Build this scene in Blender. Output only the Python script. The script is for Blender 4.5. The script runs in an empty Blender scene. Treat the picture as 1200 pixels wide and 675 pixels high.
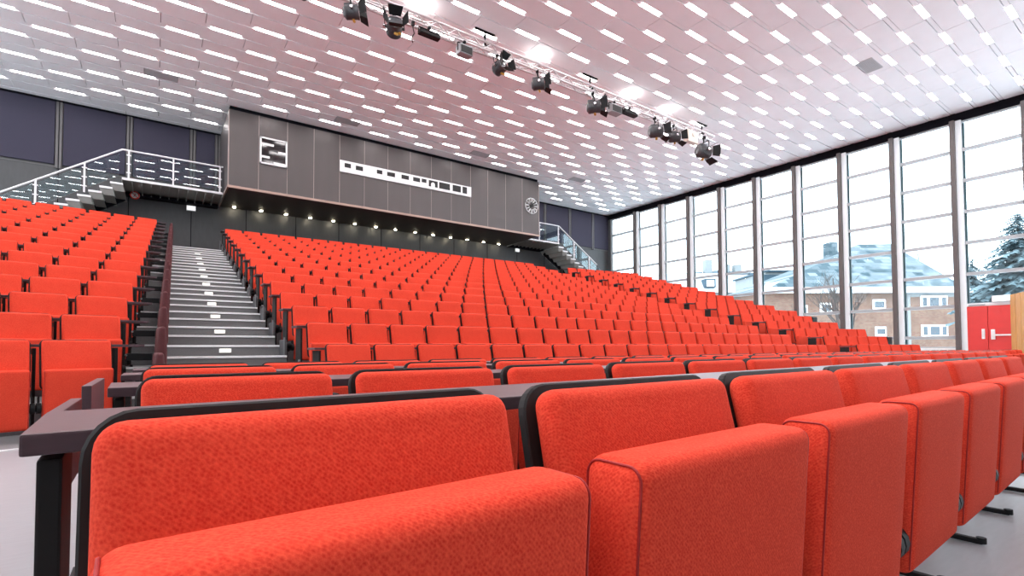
import bpy, bmesh, math, random
from mathutils import Vector, Matrix
random.seed(7)
C = bpy.context.scene.collection
PI = math.pi

# ------------------------------------------------------------------ camera
F, YAW, PITCH, ROLL, CY = 590.76, 0.618173, 0.031769, -0.003544, 388.787
def ray(x, y):
    l3 = (x-600)/F; u3 = -(y-CY)/F
    l = l3*math.cos(ROLL)-u3*math.sin(ROLL); u2 = l3*math.sin(ROLL)+u3*math.cos(ROLL)
    dep = math.cos(PITCH)-u2*math.sin(PITCH); up = math.sin(PITCH)+u2*math.cos(PITCH)
    return Vector((l*math.cos(YAW)+dep*math.sin(YAW), -l*math.sin(YAW)+dep*math.cos(YAW), up))
def proj(P):
    lat = P[0]*math.cos(YAW)-P[1]*math.sin(YAW); dep = P[0]*math.sin(YAW)+P[1]*math.cos(YAW); up = P[2]
    d2 = dep*math.cos(PITCH)+up*math.sin(PITCH); u2 = -dep*math.sin(PITCH)+up*math.cos(PITCH)
    if d2 < .05: return (-9999, -9999, d2)
    l3 = lat*math.cos(ROLL)+u2*math.sin(ROLL); u3 = -lat*math.sin(ROLL)+u2*math.cos(ROLL)
    return (600+F*l3/d2, CY-F*u3/d2, d2)
cam = bpy.data.objects.new('camera', bpy.data.cameras.new('camera')); C.objects.link(cam)
fw = Vector((math.sin(YAW)*math.cos(PITCH), math.cos(YAW)*math.cos(PITCH), math.sin(PITCH)))
rt0 = Vector((math.cos(YAW), -math.sin(YAW), 0)); up0 = rt0.cross(fw)
rt = rt0*math.cos(ROLL)+up0*math.sin(ROLL); up = -rt0*math.sin(ROLL)+up0*math.cos(ROLL)
M = Matrix((rt, up, -fw)).transposed().to_4x4()
cam.matrix_world = M
cam.data.sensor_width = 36; cam.data.lens = F/1200*36
cam.data.shift_y = (CY-337.5)/1200
cam.data.clip_start = .02; cam.data.clip_end = 600
bpy.context.scene.camera = cam

# ------------------------------------------------------------------ materials
def mat(name, col, rough=.6, metal=0, spec=.5, emit=None, estr=0, bump=None, vary=None, noise=0, nscale=5, stretch=None, coat=0):
    m = bpy.data.materials.new(name); m.use_nodes = True
    nt = m.node_tree; b = nt.nodes['Principled BSDF']
    b.inputs['Base Color'].default_value = (*col, 1); b.inputs['Roughness'].default_value = rough
    b.inputs['Metallic'].default_value = metal; b.inputs['Specular IOR Level'].default_value = spec
    if coat: b.inputs['Coat Weight'].default_value = coat; b.inputs['Coat Roughness'].default_value = .15
    if emit: b.inputs['Emission Color'].default_value = (*emit, 1); b.inputs['Emission Strength'].default_value = estr
    if noise or bump:
        tc = nt.nodes.new('ShaderNodeTexCoord'); mp = nt.nodes.new('ShaderNodeMapping')
        if stretch: mp.inputs['Scale'].default_value = stretch
        nt.links.new(tc.outputs['Object'], mp.inputs[0])
        n = nt.nodes.new('ShaderNodeTexNoise'); n.inputs['Scale'].default_value = nscale; n.inputs['Detail'].default_value = 5
        nt.links.new(mp.outputs[0], n.inputs['Vector'])
        if noise:
            mx = nt.nodes.new('ShaderNodeMix'); mx.data_type = 'RGBA'
            k = noise
            mx.inputs[6].default_value = (*[max(0, v*(1-k)) for v in col], 1)
            mx.inputs[7].default_value = (*[min(1, v*(1+k)) for v in (vary or col)], 1)
            nt.links.new(n.outputs[0], mx.inputs[0]); nt.links.new(mx.outputs[2], b.inputs['Base Color'])
        if bump:
            bp = nt.nodes.new('ShaderNodeBump'); bp.inputs['Strength'].default_value = bump; bp.inputs['Distance'].default_value = .01
            nt.links.new(n.outputs[0], bp.inputs['Height']); nt.links.new(bp.outputs[0], b.inputs['Normal'])
    return m

def fabric(name, hi, lo, scale=250):
    m = bpy.data.materials.new(name); m.use_nodes = True
    nt = m.node_tree; b = nt.nodes['Principled BSDF']; N = nt.nodes.new; L = nt.links.new
    tc = N('ShaderNodeTexCoord'); mp = N('ShaderNodeMapping'); mp.inputs['Rotation'].default_value = (.5, .0, .6)
    L(tc.outputs['Object'], mp.inputs[0])
    v = N('ShaderNodeTexVoronoi'); v.inputs['Scale'].default_value = scale; L(mp.outputs[0], v.inputs['Vector'])
    w = N('ShaderNodeTexWave'); w.wave_type = 'BANDS'; w.bands_direction = 'DIAGONAL'; w.inputs['Scale'].default_value = scale*.42
    w.inputs['Distortion'].default_value = 4; w.inputs['Detail Scale'].default_value = 6
    L(tc.outputs['Object'], w.inputs['Vector'])
    ad = N('ShaderNodeMath'); ad.operation = 'MULTIPLY_ADD'; L(v.outputs['Distance'], ad.inputs[0]); ad.inputs[1].default_value = .75
    m2 = N('ShaderNodeMath'); m2.operation = 'MULTIPLY'; L(w.outputs[0], m2.inputs[0]); m2.inputs[1].default_value = .22
    L(m2.outputs[0], ad.inputs[2])
    n = N('ShaderNodeTexNoise'); n.inputs['Scale'].default_value = 14; n.inputs['Detail'].default_value = 4; L(tc.outputs['Object'], n.inputs['Vector'])
    a2 = N('ShaderNodeMath'); a2.operation = 'MULTIPLY_ADD'; L(n.outputs[0], a2.inputs[0]); a2.inputs[1].default_value = .18; L(ad.outputs[0], a2.inputs[2])
    mx = N('ShaderNodeMix'); mx.data_type = 'RGBA'; mx.inputs[6].default_value = (*lo, 1); mx.inputs[7].default_value = (*hi, 1)
    L(a2.outputs[0], mx.inputs[0]); L(mx.outputs[2], b.inputs['Base Color'])
    bp = N('ShaderNodeBump'); bp.inputs['Strength'].default_value = .25; bp.inputs['Distance'].default_value = .0015
    L(ad.outputs[0], bp.inputs['Height']); L(bp.outputs[0], b.inputs['Normal'])
    b.inputs['Roughness'].default_value = .85; b.inputs['Specular IOR Level'].default_value = .05
    b.inputs['Sheen Weight'].default_value = .06; b.inputs['Sheen Tint'].default_value = (1, .35, .2, 1); b.inputs['Sheen Roughness'].default_value = .45
    return m

def glass(name, tint, refl=.12, rough=.0):
    m = bpy.data.materials.new(name); m.use_nodes = True; nt = m.node_tree; N = nt.nodes.new; L = nt.links.new
    nt.nodes.remove(nt.nodes['Principled BSDF']); out = nt.nodes['Material Output']
    t = N('ShaderNodeBsdfTransparent'); t.inputs[0].default_value = (*tint, 1)
    g = N('ShaderNodeBsdfGlossy'); g.inputs['Roughness'].default_value = rough
    fr = N('ShaderNodeFresnel'); fr.inputs[0].default_value = 1.18
    ma = N('ShaderNodeMath'); ma.operation = 'MULTIPLY_ADD'; L(fr.outputs[0], ma.inputs[0]); ma.inputs[1].default_value = 1; ma.inputs[2].default_value = refl
    ma.use_clamp = True
    mx = N('ShaderNodeMixShader'); L(ma.outputs[0], mx.inputs[0]); L(t.outputs[0], mx.inputs[1]); L(g.outputs[0], mx.inputs[2]); L(mx.outputs[0], out.inputs[0])
    return m

RED = fabric('red_weave_fabric', (.79, .086, .044), (.53, .02, .013))
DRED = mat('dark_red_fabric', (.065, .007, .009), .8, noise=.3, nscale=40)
PIPE = mat('dark_red_piping', (.33, .01, .008), .7)
BLK = mat('black_plywood_shell', (.014, .012, .012), .6, spec=.25, noise=.3, nscale=30)
BMET = mat('black_steel', (.007, .007, .008), .55, spec=.2)
DESK = mat('dark_plum_laminate', (.075, .042, .05), .42, spec=.4, noise=.25, nscale=20, stretch=(1, 8, 8))
FLOOR = mat('grey_linoleum', (.30, .30, .315), .38, noise=.12, nscale=9, stretch=(1, 6, 1))
CARP = mat('grey_stair_carpet', (.17, .165, .165), .9, noise=.45, nscale=180)
NOSE = mat('pale_metal_nosing', (.85, .85, .85), .4)
CEIL = mat('ceiling_panel', (.93, .92, .94), .75, noise=.03, nscale=3)
CGAP = mat('ceiling_gap', (.16, .13, .14), .9)
WALL = mat('charcoal_wall_panel', (.058, .059, .062), .55, noise=.18, nscale=12, stretch=(1, 1, .3))
PURP = mat('plum_acoustic_panel', (.034, .031, .055), .85, noise=.2, nscale=60)
PIL = mat('pilaster_grey', (.11, .105, .108), .5, noise=.1)
BOOTH = mat('taupe_metal_sheet', (.088, .077, .076), .42, metal=.35, noise=.12, nscale=3, stretch=(1, 1, .15))
BSEAM = mat('sheet_joint', (.34, .28, .26), .5)
BTRIM = mat('copper_edge', (.36, .25, .21), .4, metal=.4)
UNDER = mat('booth_underside', (.05, .042, .036), .6)
WHITE = mat('white_paint', (.82, .82, .82), .45, noise=.03)
STEEL = mat('white_steel', (.78, .78, .80), .35, noise=.03)
ALU = mat('aluminium_tube', (.66, .62, .62), .3, metal=.6, noise=.05)
MULL = mat('grey_brown_mullion', (.10, .085, .082), .45, noise=.08)
FRAME = mat('pale_window_frame', (.40, .43, .45), .4, noise=.04)
PFRAME = mat('white_post_cover', (.88, .92, .94), .4)
GASK = mat('dark_teal_gasket', (.02, .07, .085), .4)
HEAD = mat('black_header', (.006, .006, .009), .9, spec=.1)
GLASS = glass('window_glass', (.93, .97, .985), .0)
BGLASS = glass('balustrade_glass', (.80, .90, .92), .06)
DGLASS = mat('dark_booth_glass', (.01, .01, .012), .08, spec=.9)
BLACK = mat('black_opening', (.006, .006, .006), .6)
LAMP = mat('ceiling_strip_light', (.9, .9, .9), .4, emit=(1, .95, .95), estr=22)
SPOTL = mat('warm_downlight', (.9, .9, .9), .4, emit=(1, .86, .62), estr=60)
STEPL = mat('step_light_plate', (.9, .9, .85), .4, emit=(1, .93, .8), estr=.9)
DOORR = mat('red_door_paint', (.72, .035, .03), .4, noise=.08, nscale=4)
WOOD = mat('honey_wood_boards', (.56, .27, .05), .45, noise=.35, nscale=6, vary=(.68, .36, .09), stretch=(8, 8, .6))
CHROME = mat('chrome', (.75, .75, .77), .15, metal=1)
LENS = mat('spotlight_lens', (.10, .11, .12), .08, spec=1, coat=1)
DGREY = mat('dark_grey_housing', (.07, .07, .075), .4, metal=.3, noise=.1)
GREY = mat('mid_grey_housing', (.28, .28, .29), .45, noise=.05)
BEIGE = mat('beige_case', (.72, .62, .54), .5, noise=.05)
GOLD = mat('amber_sticker', (.55, .28, .04), .4)
VENT = mat('vent_grey', (.50, .48, .49), .6)
SIGNR = mat('sign_red', (.7, .05, .04), .5)
SIGNW = mat('lit_sign_white', (.9, .9, .9), .4, emit=(1, 1, 1), estr=.7)
ENDP = mat('charcoal_end_panel', (.06, .06, .065), .5, noise=.1)
EDGE = mat('grey_panel_edge', (.14, .14, .145), .5, noise=.1)
CONC = mat('grey_riser_carpet', (.20, .20, .205), .9, noise=.3, nscale=90)
DECK = mat('stair_tread_grey', (.34, .34, .32), .7, noise=.1)
# exterior
SNOW = mat('snow', (.55, .58, .62), .8, noise=.04, nscale=2)
GSNOW = mat('ground_snow', (.86, .88, .90), .9, noise=.03, nscale=.3)
XBRICK = None
def bricks(name, c1, c2, mortar, sc, bw=.5, rh=.25, vec=None):
    m = bpy.data.materials.new(name); m.use_nodes = True; nt = m.node_tree; N = nt.nodes.new; L = nt.links.new
    b = nt.nodes['Principled BSDF']; tc = N('ShaderNodeTexCoord'); mp = N('ShaderNodeMapping')
    mp.inputs['Rotation'].default_value = vec or (PI/2, 0, 0)
    L(tc.outputs['Object'], mp.inputs[0]); t = N('ShaderNodeTexBrick'); L(mp.outputs[0], t.inputs[0])
    t.inputs['Color1'].default_value = (*c1, 1); t.inputs['Color2'].default_value = (*c2, 1); t.inputs['Mortar'].default_value = (*mortar, 1)
    t.inputs['Scale'].default_value = sc; t.inputs['Brick Width'].default_value = bw; t.inputs['Row Height'].default_value = rh
    n = N('ShaderNodeTexNoise'); n.inputs['Scale'].default_value = .7; n.inputs['Detail'].default_value = 6; L(tc.outputs['Object'], n.inputs['Vector'])
    mx = N('ShaderNodeMix'); mx.data_type = 'RGBA'; mx.blend_type = 'MULTIPLY'; mx.inputs[0].default_value = .5
    L(t.outputs[0], mx.inputs[6]); L(n.outputs[0], mx.inputs[7]); L(mx.outputs[2], b.inputs['Base Color'])
    b.inputs['Roughness'].default_value = .85
    return m
XBRICK = bricks('pink_tan_brick', (.20, .095, .065), (.25, .15, .10), (.24, .20, .18), 2.5)
XTILE = bricks('snowy_roof_tiles', (.022, .06, .08), (.22, .26, .29), (.05, .10, .125), 1.1, .9, .42, (PI/2, 0, 0))
XWALL = mat('pale_render', (.22, .235, .24), .8, noise=.08, nscale=1)
XDARK = mat('blue_slate', (.03, .06, .085), .7, noise=.35, nscale=1.5)
XGLASS = mat('far_window_glass', (.06, .08, .10), .2, noise=.3, nscale=2)
BARK = mat('bare_bark', (.07, .055, .05), .9, noise=.3, nscale=8)
NEED = mat('frosty_needles', (.022, .062, .075), .8, noise=.55, nscale=3, vary=(.13, .19, .215))

# ------------------------------------------------------------------ mesh helpers
def mesh_from(name, verts, faces, mats, midx=None, smooth=False):
    me = bpy.data.meshes.new(name); me.from_pydata(verts, [], faces)
    for m in mats: me.materials.append(m)
    if midx: me.polygons.foreach_set('material_index', midx)
    if smooth: me.polygons.foreach_set('use_smooth', [True]*len(me.polygons))
    me.update(); return me
class MB:
    def __init__(s): s.v = []; s.f = []; s.m = []; s.sm = []
    def add(s, v, f, mi=0, sm=False):
        o = len(s.v); s.v += [tuple(p) for p in v]; s.f += [tuple(i+o for i in q) for q in f]; s.m += [mi]*len(f); s.sm += [sm]*len(f); return s
    def box(s, x0, x1, y0, y1, z0, z1, mi=0):
        v = [(x, y, z) for z in (z0, z1) for y in (y0, y1) for x in (x0, x1)]
        return s.add(v, [(0, 2, 3, 1), (4, 5, 7, 6), (0, 1, 5, 4), (2, 6, 7, 3), (0, 4, 6, 2), (1, 3, 7, 5)], mi)
    def bbox(s, x0, x1, y0, y1, z0, z1, b=.004, mi=0):   # bevelled box
        bm = bmesh.new(); bmesh.ops.create_cube(bm, size=1)
        for v in bm.verts: v.co = Vector(((x0+x1)/2+v.co.x*(x1-x0), (y0+y1)/2+v.co.y*(y1-y0), (z0+z1)/2+v.co.z*(z1-z0)))
        bmesh.ops.bevel(bm, geom=bm.edges[:]+bm.verts[:], offset=b, segments=2, affect='EDGES', profile=.6)
        s.bm(bm, mi); return s
    def bm(s, bm, mi=0, sm=False):
        bm.verts.index_update(); s.add([v.co[:] for v in bm.verts], [tuple(v.index for v in f.verts) for f in bm.faces], mi, sm); bm.free()
    def obox(s, a, b, w, h, mi=0, upv=(0, 0, 1)):          # bar from a to b with section w x h
        a = Vector(a); b = Vector(b); d = (b-a).normalized(); u = Vector(upv)
        if abs(d.dot(u)) > .98: u = Vector((1, 0, 0))
        x = d.cross(u).normalized(); z = x.cross(d)
        v = [p+x*sx*w/2+z*sz*h/2 for p in (a, b) for sx, sz in ((-1, -1), (1, -1), (1, 1), (-1, 1))]
        return s.add(v, [(3, 2, 1, 0), (4, 5, 6, 7), (0, 1, 5, 4), (1, 2, 6, 5), (2, 3, 7, 6), (3, 0, 4, 7)], mi)
    def tube(s, pts, r, n=8, mi=0, cap=True):
        pts = [Vector(p) for p in pts]; rr = r if isinstance(r, (list, tuple)) else [r]*len(pts)
        rings = []
        for i, p in enumerate(pts):
            d = (pts[min(i+1, len(pts)-1)]-pts[max(i-1, 0)]).normalized(); u = Vector((0, 0, 1))
            if abs(d.dot(u)) > .95: u = Vector((1, 0, 0))
            x = d.cross(u).normalized(); z = x.cross(d)
            rings.append([p+(x*math.cos(2*PI*k/n)+z*math.sin(2*PI*k/n))*rr[i] for k in range(n)])
        v = [q for R in rings for q in R]; f = []
        for i in range(len(pts)-1):
            for k in range(n): f.append((i*n+k, i*n+(k+1) % n, (i+1)*n+(k+1) % n, (i+1)*n+k))
        s.add(v, f, mi, True)
        if cap: s.add(rings[0], [tuple(range(n))[::-1]], mi); s.add(rings[-1], [tuple(range(n))], mi)
        return s
    def slab(s, w, h, t, R, x=0, y=0, z=0, mi=0, n=6):      # rounded rectangle in XZ, thickness along Y
        poly = []
        for cx, cz, a0 in ((w/2-R, h/2-R, 0), (-w/2+R, h/2-R, PI/2), (-w/2+R, -h/2+R, PI), (w/2-R, -h/2+R, 3*PI/2)):
            for k in range(n+1):
                a = a0+PI/2*k/n; poly.append((cx+R*math.cos(a), cz+R*math.sin(a)))
        N = len(poly); rings = []
        for yy, sc in ((-t/2, .0025), (-t/2+.0025, 0), (t/2-.0025, 0), (t/2, .0025)):
            rings.append([(x+px*(1-sc/(w/2)), y+yy, z+pz*(1-sc/(h/2))) for px, pz in poly])
        v = [p for r_ in rings for p in r_]; f = [tuple(range(N)), tuple(range(3*N, 4*N))[::-1]]
        for i in range(3):
            for k in range(N): f.append((i*N+(k+1) % N, i*N+k, (i+1)*N+k, (i+1)*N+(k+1) % N))
        return s.add(v, f, mi)
    def mesh(s, name, mats):
        me = mesh_from(name, s.v, s.f, mats, s.m); me.polygons.foreach_set('use_smooth', s.sm)
        return me
    def build(s, name, mats, parent=None, loc=(0, 0, 0), rz=0):
        if not isinstance(mats, (list, tuple)): mats = [mats]
        o = bpy.data.objects.new(name, s.mesh(name, mats)); C.objects.link(o); o.location = loc; o.rotation_euler = (0, 0, rz)
        if parent: o.parent = parent
        return o
def rbox(w, d, h, r, puff=0, n=4, nf=6):
    """cushion: rounded box with soft edges, optional puffed front"""
    def samples(L):
        a = L/2; c = a-r; s = [-a, -a+r*.12, -a+r*.35, -a+r*.65]; s += [-c+2*c*i/nf for i in range(nf+1)]; s += [a-r*.65, a-r*.35, a-r*.12, a]
        return s
    sx, sy, sz = samples(w), samples(d), samples(h); idx = {}; V = []; Fc = []
    def vid(x, y, z):
        k = (round(x, 6), round(y, 6), round(z, 6))
        if k not in idx:
            q = Vector((max(-w/2+r, min(w/2-r, x)), max(-d/2+r, min(d/2-r, y)), max(-h/2+r, min(h/2-r, z))))
            p = Vector((x, y, z)); nn = (p-q); p = q+nn.normalized()*r if nn.length > 1e-9 else p
            if puff:
                fx = max(0, 1-(2*p.x/w)**2); fz = max(0, 1-(2*p.z/h)**2)
                p.y += (1 if p.y > 0 else -1)*puff*math.sqrt(fx*fz+1e-9)*.8*min(1, abs(p.y)/(d/2))
            idx[k] = len(V); V.append(p)
        return idx[k]
    def grid(A, B, fn, flip):
        for i in range(len(A)-1):
            for j in range(len(B)-1):
                q = [vid(*fn(A[i], B[j])), vid(*fn(A[i+1], B[j])), vid(*fn(A[i+1], B[j+1])), vid(*fn(A[i], B[j+1]))]
                Fc.append(tuple(q[::-1] if flip else q))
    for sgn in (-1, 1):
        grid(sx, sz, lambda a, b: (a, sgn*d/2, b), sgn > 0)
        grid(sx, sy, lambda a, b: (a, b, sgn*h/2), sgn < 0)
        grid(sy, sz, lambda a, b: (sgn*w/2, a, b), sgn < 0)
    return V, Fc
ORD = 'zeroth first second third fourth fifth sixth seventh eighth ninth tenth eleventh twelfth thirteenth fourteenth fifteenth sixteenth seventeenth eighteenth nineteenth twentieth twenty-first twenty-second twenty-third twenty-fourth twenty-fifth twenty-sixth twenty-seventh twenty-eighth twenty-ninth thirtieth'.split()
def tag(o, label=None, cat=None, group=None, kind=None):
    if label: o['label'] = label
    if cat: o['category'] = cat
    if group: o['group'] = group
    if kind: o['kind'] = kind
    return o
def thing(name, label, cat, loc=(0, 0, 0), rz=0, group=None, rot=None):
    o = bpy.data.objects.new(name, None); C.objects.link(o); o.empty_display_size = .1
    o.location = loc; o.rotation_euler = rot or (0, 0, rz); return tag(o, label, cat, group)
def struct(name, mb, mats, label, cat):
    return tag(mb.build(name, mats), label, cat, None, 'structure')
def dup(root, loc, rz, label, group=None, rot=None):
    r = root.copy(); C.objects.link(r); r.location = loc; r.rotation_euler = rot or (0, 0, rz); r['label'] = label
    if group: r['group'] = group
    for ch in kids[root.name]:
        c = ch.copy(); C.objects.link(c); c.parent = r
        for g in kids.get(ch.name, ()):
            d = g.copy(); C.objects.link(d); d.parent = c
    return r
kids = {}
def reg(root):
    allo = [o for o in C.objects]
    kids[root.name] = [o for o in allo if o.parent == root]
    for c in kids[root.name]: kids[c.name] = [o for o in allo if o.parent == c]

# ------------------------------------------------------------------ room constants
XW, YW, ZC, ZF = 21.79, 20.77, 7.755, -.77
YB, ZB = 18.07, 5.129
BX0, BX1 = 1.84, 14.40
XL_, YF_ = -9.0, -9.0
# rows: position of back-top line in each block
def mb_row(n): return (1.476+.0234*n, 5.561+.9348*n, .0484+.2741*n, .0194-.0029*n)
def rb_row(n): return (16.339-.015*n, 6.0565+.8618*n, .054+.27*n, -.1635+.0012*n)
def lb_row(n): return (-.2942+.0246*n, 6.0293+.9029*n, .0856+.2744*n, .2332-.005*n)
HT = .71      # flat front rows: back top above the floor
HTT = .85     # rising rows: taller backs

# ------------------------------------------------------------------ floor, terraces, stairs
f = MB(); f.box(XL_, XW+.05, YF_, YW, ZF-.2, ZF)
struct('floor', f, FLOOR, 'pale grey floor of the hall in front of the seating', 'floor')
def terrace(rowf, x0o, x1o, nm, label):
    t = MB()
    for n in range(15):
        X, Y, Z, th = rowf(n); X2, Y2, Z2, th2 = rowf(n+1)
        c, s = math.cos(th), math.sin(th); c2, s2 = math.cos(th2), math.sin(th2)
        a, b = x0o(n), x1o(n)
        fy = -.50
        P = [(X+c*a-s*fy, Y+s*a+c*fy), (X+c*b-s*fy, Y+s*b+c*fy), (X2+c2*b-s2*fy, Y2+s2*b+c2*fy), (X2+c2*a-s2*fy, Y2+s2*a+c2*fy)]
        if n == 14: P[2] = (P[1][0]+.02, YW-.0); P[3] = (P[0][0]-.02, YW-.0)
        z = max(Z-HTT, ZF+.002)
        zb = ZF
        v = [(p[0], p[1], zb) for p in P]+[(p[0], p[1], z) for p in P]
        t.add(v, [(4, 5, 6, 7), (0, 1, 5, 4), (1, 2, 6, 5), (2, 3, 7, 6), (3, 0, 4, 7)], 0)
        e0, e1 = Vector(v[4]), Vector(v[5]); t.obox(e0+Vector((0, .01, -.008)), e1+Vector((0, .01, -.008)), .03, .02, 1)
    return struct(nm, t, [CONC, NOSE], label, 'terrace')
terrace(mb_row, lambda n: -.12, lambda n: 12.75, 'seating_terrace', 'stepped grey terrace carrying the middle block of seats')
terrace(rb_row, lambda n: -.1, lambda n: min(5.8, (XW-.12-rb_row(n)[0])*1.0), 'seating_terrace', 'stepped grey terrace carrying the right block of seats by the windows')
terrace(lb_row, lambda n: -8.5, lambda n: .22, 'seating_terrace', 'stepped grey terrace carrying the left block of seats')
def stairs(xa, xb, label, light=False):
    t = MB()
    for k in range(28):
        y0 = 5.13+.4675*k; y1 = 5.13+.4675*(k+1) if k < 27 else YW
        z = ZF+.1357*(k+1); n = k/2
        t.box(xa(n), xb(n), y0, y1, ZF, z, 0)
        t.bbox(xa(n), xb(n), y0-.012, y0+.035, z-.022, z+.004, .003, 1)
    return struct('aisle_stairs', t, [CARP, NOSE], label, 'stairs')
stairs(lambda n: -.05+.024*n, lambda n: 1.36+.0235*n, 'grey carpeted aisle stairs with pale nosings between left and middle seats')
stairs(lambda n: 14.2+.02*n, lambda n: 16.25-.015*n, 'narrow stairs between the middle block and the seats by the windows')
sl = None
for k in range(1, 27, 2):
    n = k/2; y = 5.13+.4675*k; z = ZF+.1357*(k+1); xc = .70+.0225*n
    b = MB(); b.bbox(-.062, .062, -.012, .004, -.022, .022, .004); b.box(-.07, .07, -.006, .0, -.028, .028, 1)
    o = b.build('step_light', [STEPL, NOSE], None, (xc, y-.014, z-.068))
    tag(o, 'small lit plate on the aisle stairs riser, %s up from the bottom' % ORD[(k+1)//2], 'step light', 'lit plates on the aisle steps')

# ------------------------------------------------------------------ seats
TILT = .22
def tiltm(V, z0):     # tilt about x through (y=0,z=top)
    out = []
    for p in V:
        p = Vector(p); out.append(Vector((p.x, p.y, p.z)))
    R = Matrix.Rotation(-TILT, 3, 'X')
    # top centre at origin -> place at (0,0,z0)
    return [R @ Vector(p)+Vector((0, 0, z0)) for p in out]
CW = .47
def seat_meshes(ht, z1, ch, cz):
    # everything relative to floor, y=0 is the top of the backrest, front is -y
    sh = MB(); sh.slab(.497, .445, .018, .045, 0, .012, -.2225); v = tiltm(sh.v, ht)
    def bow(vs): return [Vector((p.x, p.y+.0, p.z)) for p in vs]
    m1 = mesh_from('back_shell', [p[:] for p in v], sh.f, [BLK], sh.m)
    V, Fc = rbox(.476, .055, .425, .026, .006)
    V = [Vector((p.x, p.y-.022, p.z-.226)) for p in V]
    m2 = mesh_from('back_cushion', [p[:] for p in tiltm(V, ht)], Fc, [RED], None, True)
    V, Fc = rbox(CW, .098, ch, .024, .004)
    zt, zl = cz+ch/2, cz-ch/2
    V = [Vector((p.x, p.y-.145-.03*(p.z/.445), p.z+cz)) for p in V]
    s = MB(); s.add(V, Fc, 0, True)
    for sx in (-1, 1):      # piping along the side seams
        x = sx*(CW/2-.006)
        hy, hz, cr = .043, ch/2-.006, .019; prof = [(-hy, -hz+.01)]
        prof += [(-hy+cr-cr*math.cos(PI/2*k/5), hz-cr+cr*math.sin(PI/2*k/5)) for k in range(6)]
        prof += [(hy-cr+cr*math.sin(PI/2*k/5), hz-cr+cr*math.cos(PI/2*k/5)) for k in range(6)]+[(hy, -hz+.01)]
        s.tube([(x, py-.145-.03*(pz/.445), pz+cz) for py, pz in prof], .0019, 5, 1)
    m3 = s.mesh('seat_cushion', [RED, PIPE])
    h = MB(); h.tube([(-.014, 0, 0), (.014, 0, 0)], .046, 16); h.tube([(-.016, 0, 0), (.016, 0, 0)], .014, 10)
    h.obox((0, 0, 0), (0, .17, -.03), .014, .035); h.obox((0, .01, 0), (0, .035, .09), .012, .05)
    m4 = h.mesh('hinge', [BMET])
    g = MB(); g.bbox(-.011, .011, .03, .075, .02, z1-.034, .003); g.obox((0, .04, z1-.07), (0, .28, z1-.06), .018, .045)
    m5 = g.mesh('support_post', [BMET])
    ft = MB(); ft.bbox(-.013, .013, -.135, .20, .0, .02, .005); ft.tube([(0, -.13, .004), (0, -.13, .026)], .016, 8)
    m6 = ft.mesh('foot', [BMET])
    return m1, m2, m3, m4, m5, m6
SM1 = seat_meshes(.712, .675, .445, .405); SM2 = seat_meshes(.852, .81, .50, .345)
def lo_seat():
    s = MB(); sh = MB(); sh.slab(.497, .445, .018, .045, 0, .012, -.2225, 0, 3); s.add(tiltm(sh.v, .852), sh.f, 1)
    b = MB(); b.bbox(-.238, .238, -.0495, .0, -.437, -.014, .012); s.add(tiltm(b.v, .852), b.f, 0)
    b = MB(); b.bbox(-CW/2, CW/2, -.193, -.097, .095, .592, .016); s.add(b.v, b.f, 0)
    s.box(.264, .286, .03, .075, .0, .776, 1)
    return s
LO = lo_seat()
def make_seat(SM):
    t = thing('auditorium_seat', 'x', 'seat', (0, 0, -50))
    for nm, me in (('back_shell', SM[0]), ('back_cushion', SM[1]), ('seat_cushion', SM[2])):
        o = bpy.data.objects.new(nm, me); C.objects.link(o); o.parent = t
    for sx in (-1, 1):
        o = bpy.data.objects.new('hinge', SM[3]); C.objects.link(o); o.parent = t; o.location = (sx*.256, -.135, .27)
    o = bpy.data.objects.new('support_post', SM[4]); C.objects.link(o); o.parent = t; o.location = (.275, 0, 0)
    g = bpy.data.objects.new('foot', SM[5]); C.objects.link(g); g.parent = o
    return t
SEATS = []   # (size, x,y,z,rot,label,group)
def add_seat(x, y, zt, rz, label, group, tall=True, sx=1):
    q = proj((x, y, zt-.1)); 
    if q[2] < .05 or q[0] < -260 or q[0] > 1330: return
    SEATS.append((q[2], x, y, zt-(HT if tall is None else HTT), rz, label, group, tall, sx))
FR = {'front': [.422-.55, .583, -.0567, .0387, 8], 'second': [.4417-.55, 1.468, -.0639, .0262, 17],
      'third': [.4826-.55, 2.463, -.0734, .0, 27], 'fourth': [.4976-.55, 3.350, -.0823, .0, 27]}
desks = []
for k, (nm, (X, Y, Z, th, cnt)) in enumerate(FR.items()):
    c, s = math.cos(th), math.sin(th)
    for i in range(cnt):
        d = .55*(i+.5)
        gap = 'red tip-up seat in the %s flat row, %s from its left end' % (nm, ORD[i+1])
        if k == 0: gap = ['nearest and leftmost red tip-up seat, filling the bottom left of the photo', 'red tip-up seat in the nearest row, second from the left'][i] if i < 2 else 'red tip-up seat in the nearest row, %s from the left' % ORD[i+1]
        sx = .905 if (k < 2 and i == 0) else 1
        d += .55*(1-sx)/2
        add_seat(X+c*d, Y+s*d, Z, th, gap, 'seats of the flat front rows', None, sx)
    desks.append((X, Y, Z-HT, th, .02 if k < 2 else -.04, .55*cnt, 'dark desk top running behind the %s row of red seats' % ('nearest' if k == 0 else nm+' flat'), k))
for n in range(15):
    X, Y, Z, th = mb_row(n); XR = 13.80+.037*n; p = (XR-X)/23
    c, s = math.cos(th), math.sin(th)
    for i in range(23):
        d = p*(i+.5)
        add_seat(X+c*d, Y+s*d, Z, th, 'red tip-up seat %s from the stairs in the %s rising row of the middle block' % (ORD[i+1], ORD[n+1]), 'seats of the middle block')
    desks.append((X, Y, Z-HTT, th, -.075, XR-X+.08, 'dark desk strip behind the %s rising row of the middle block' % ORD[n+1], None))
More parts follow.
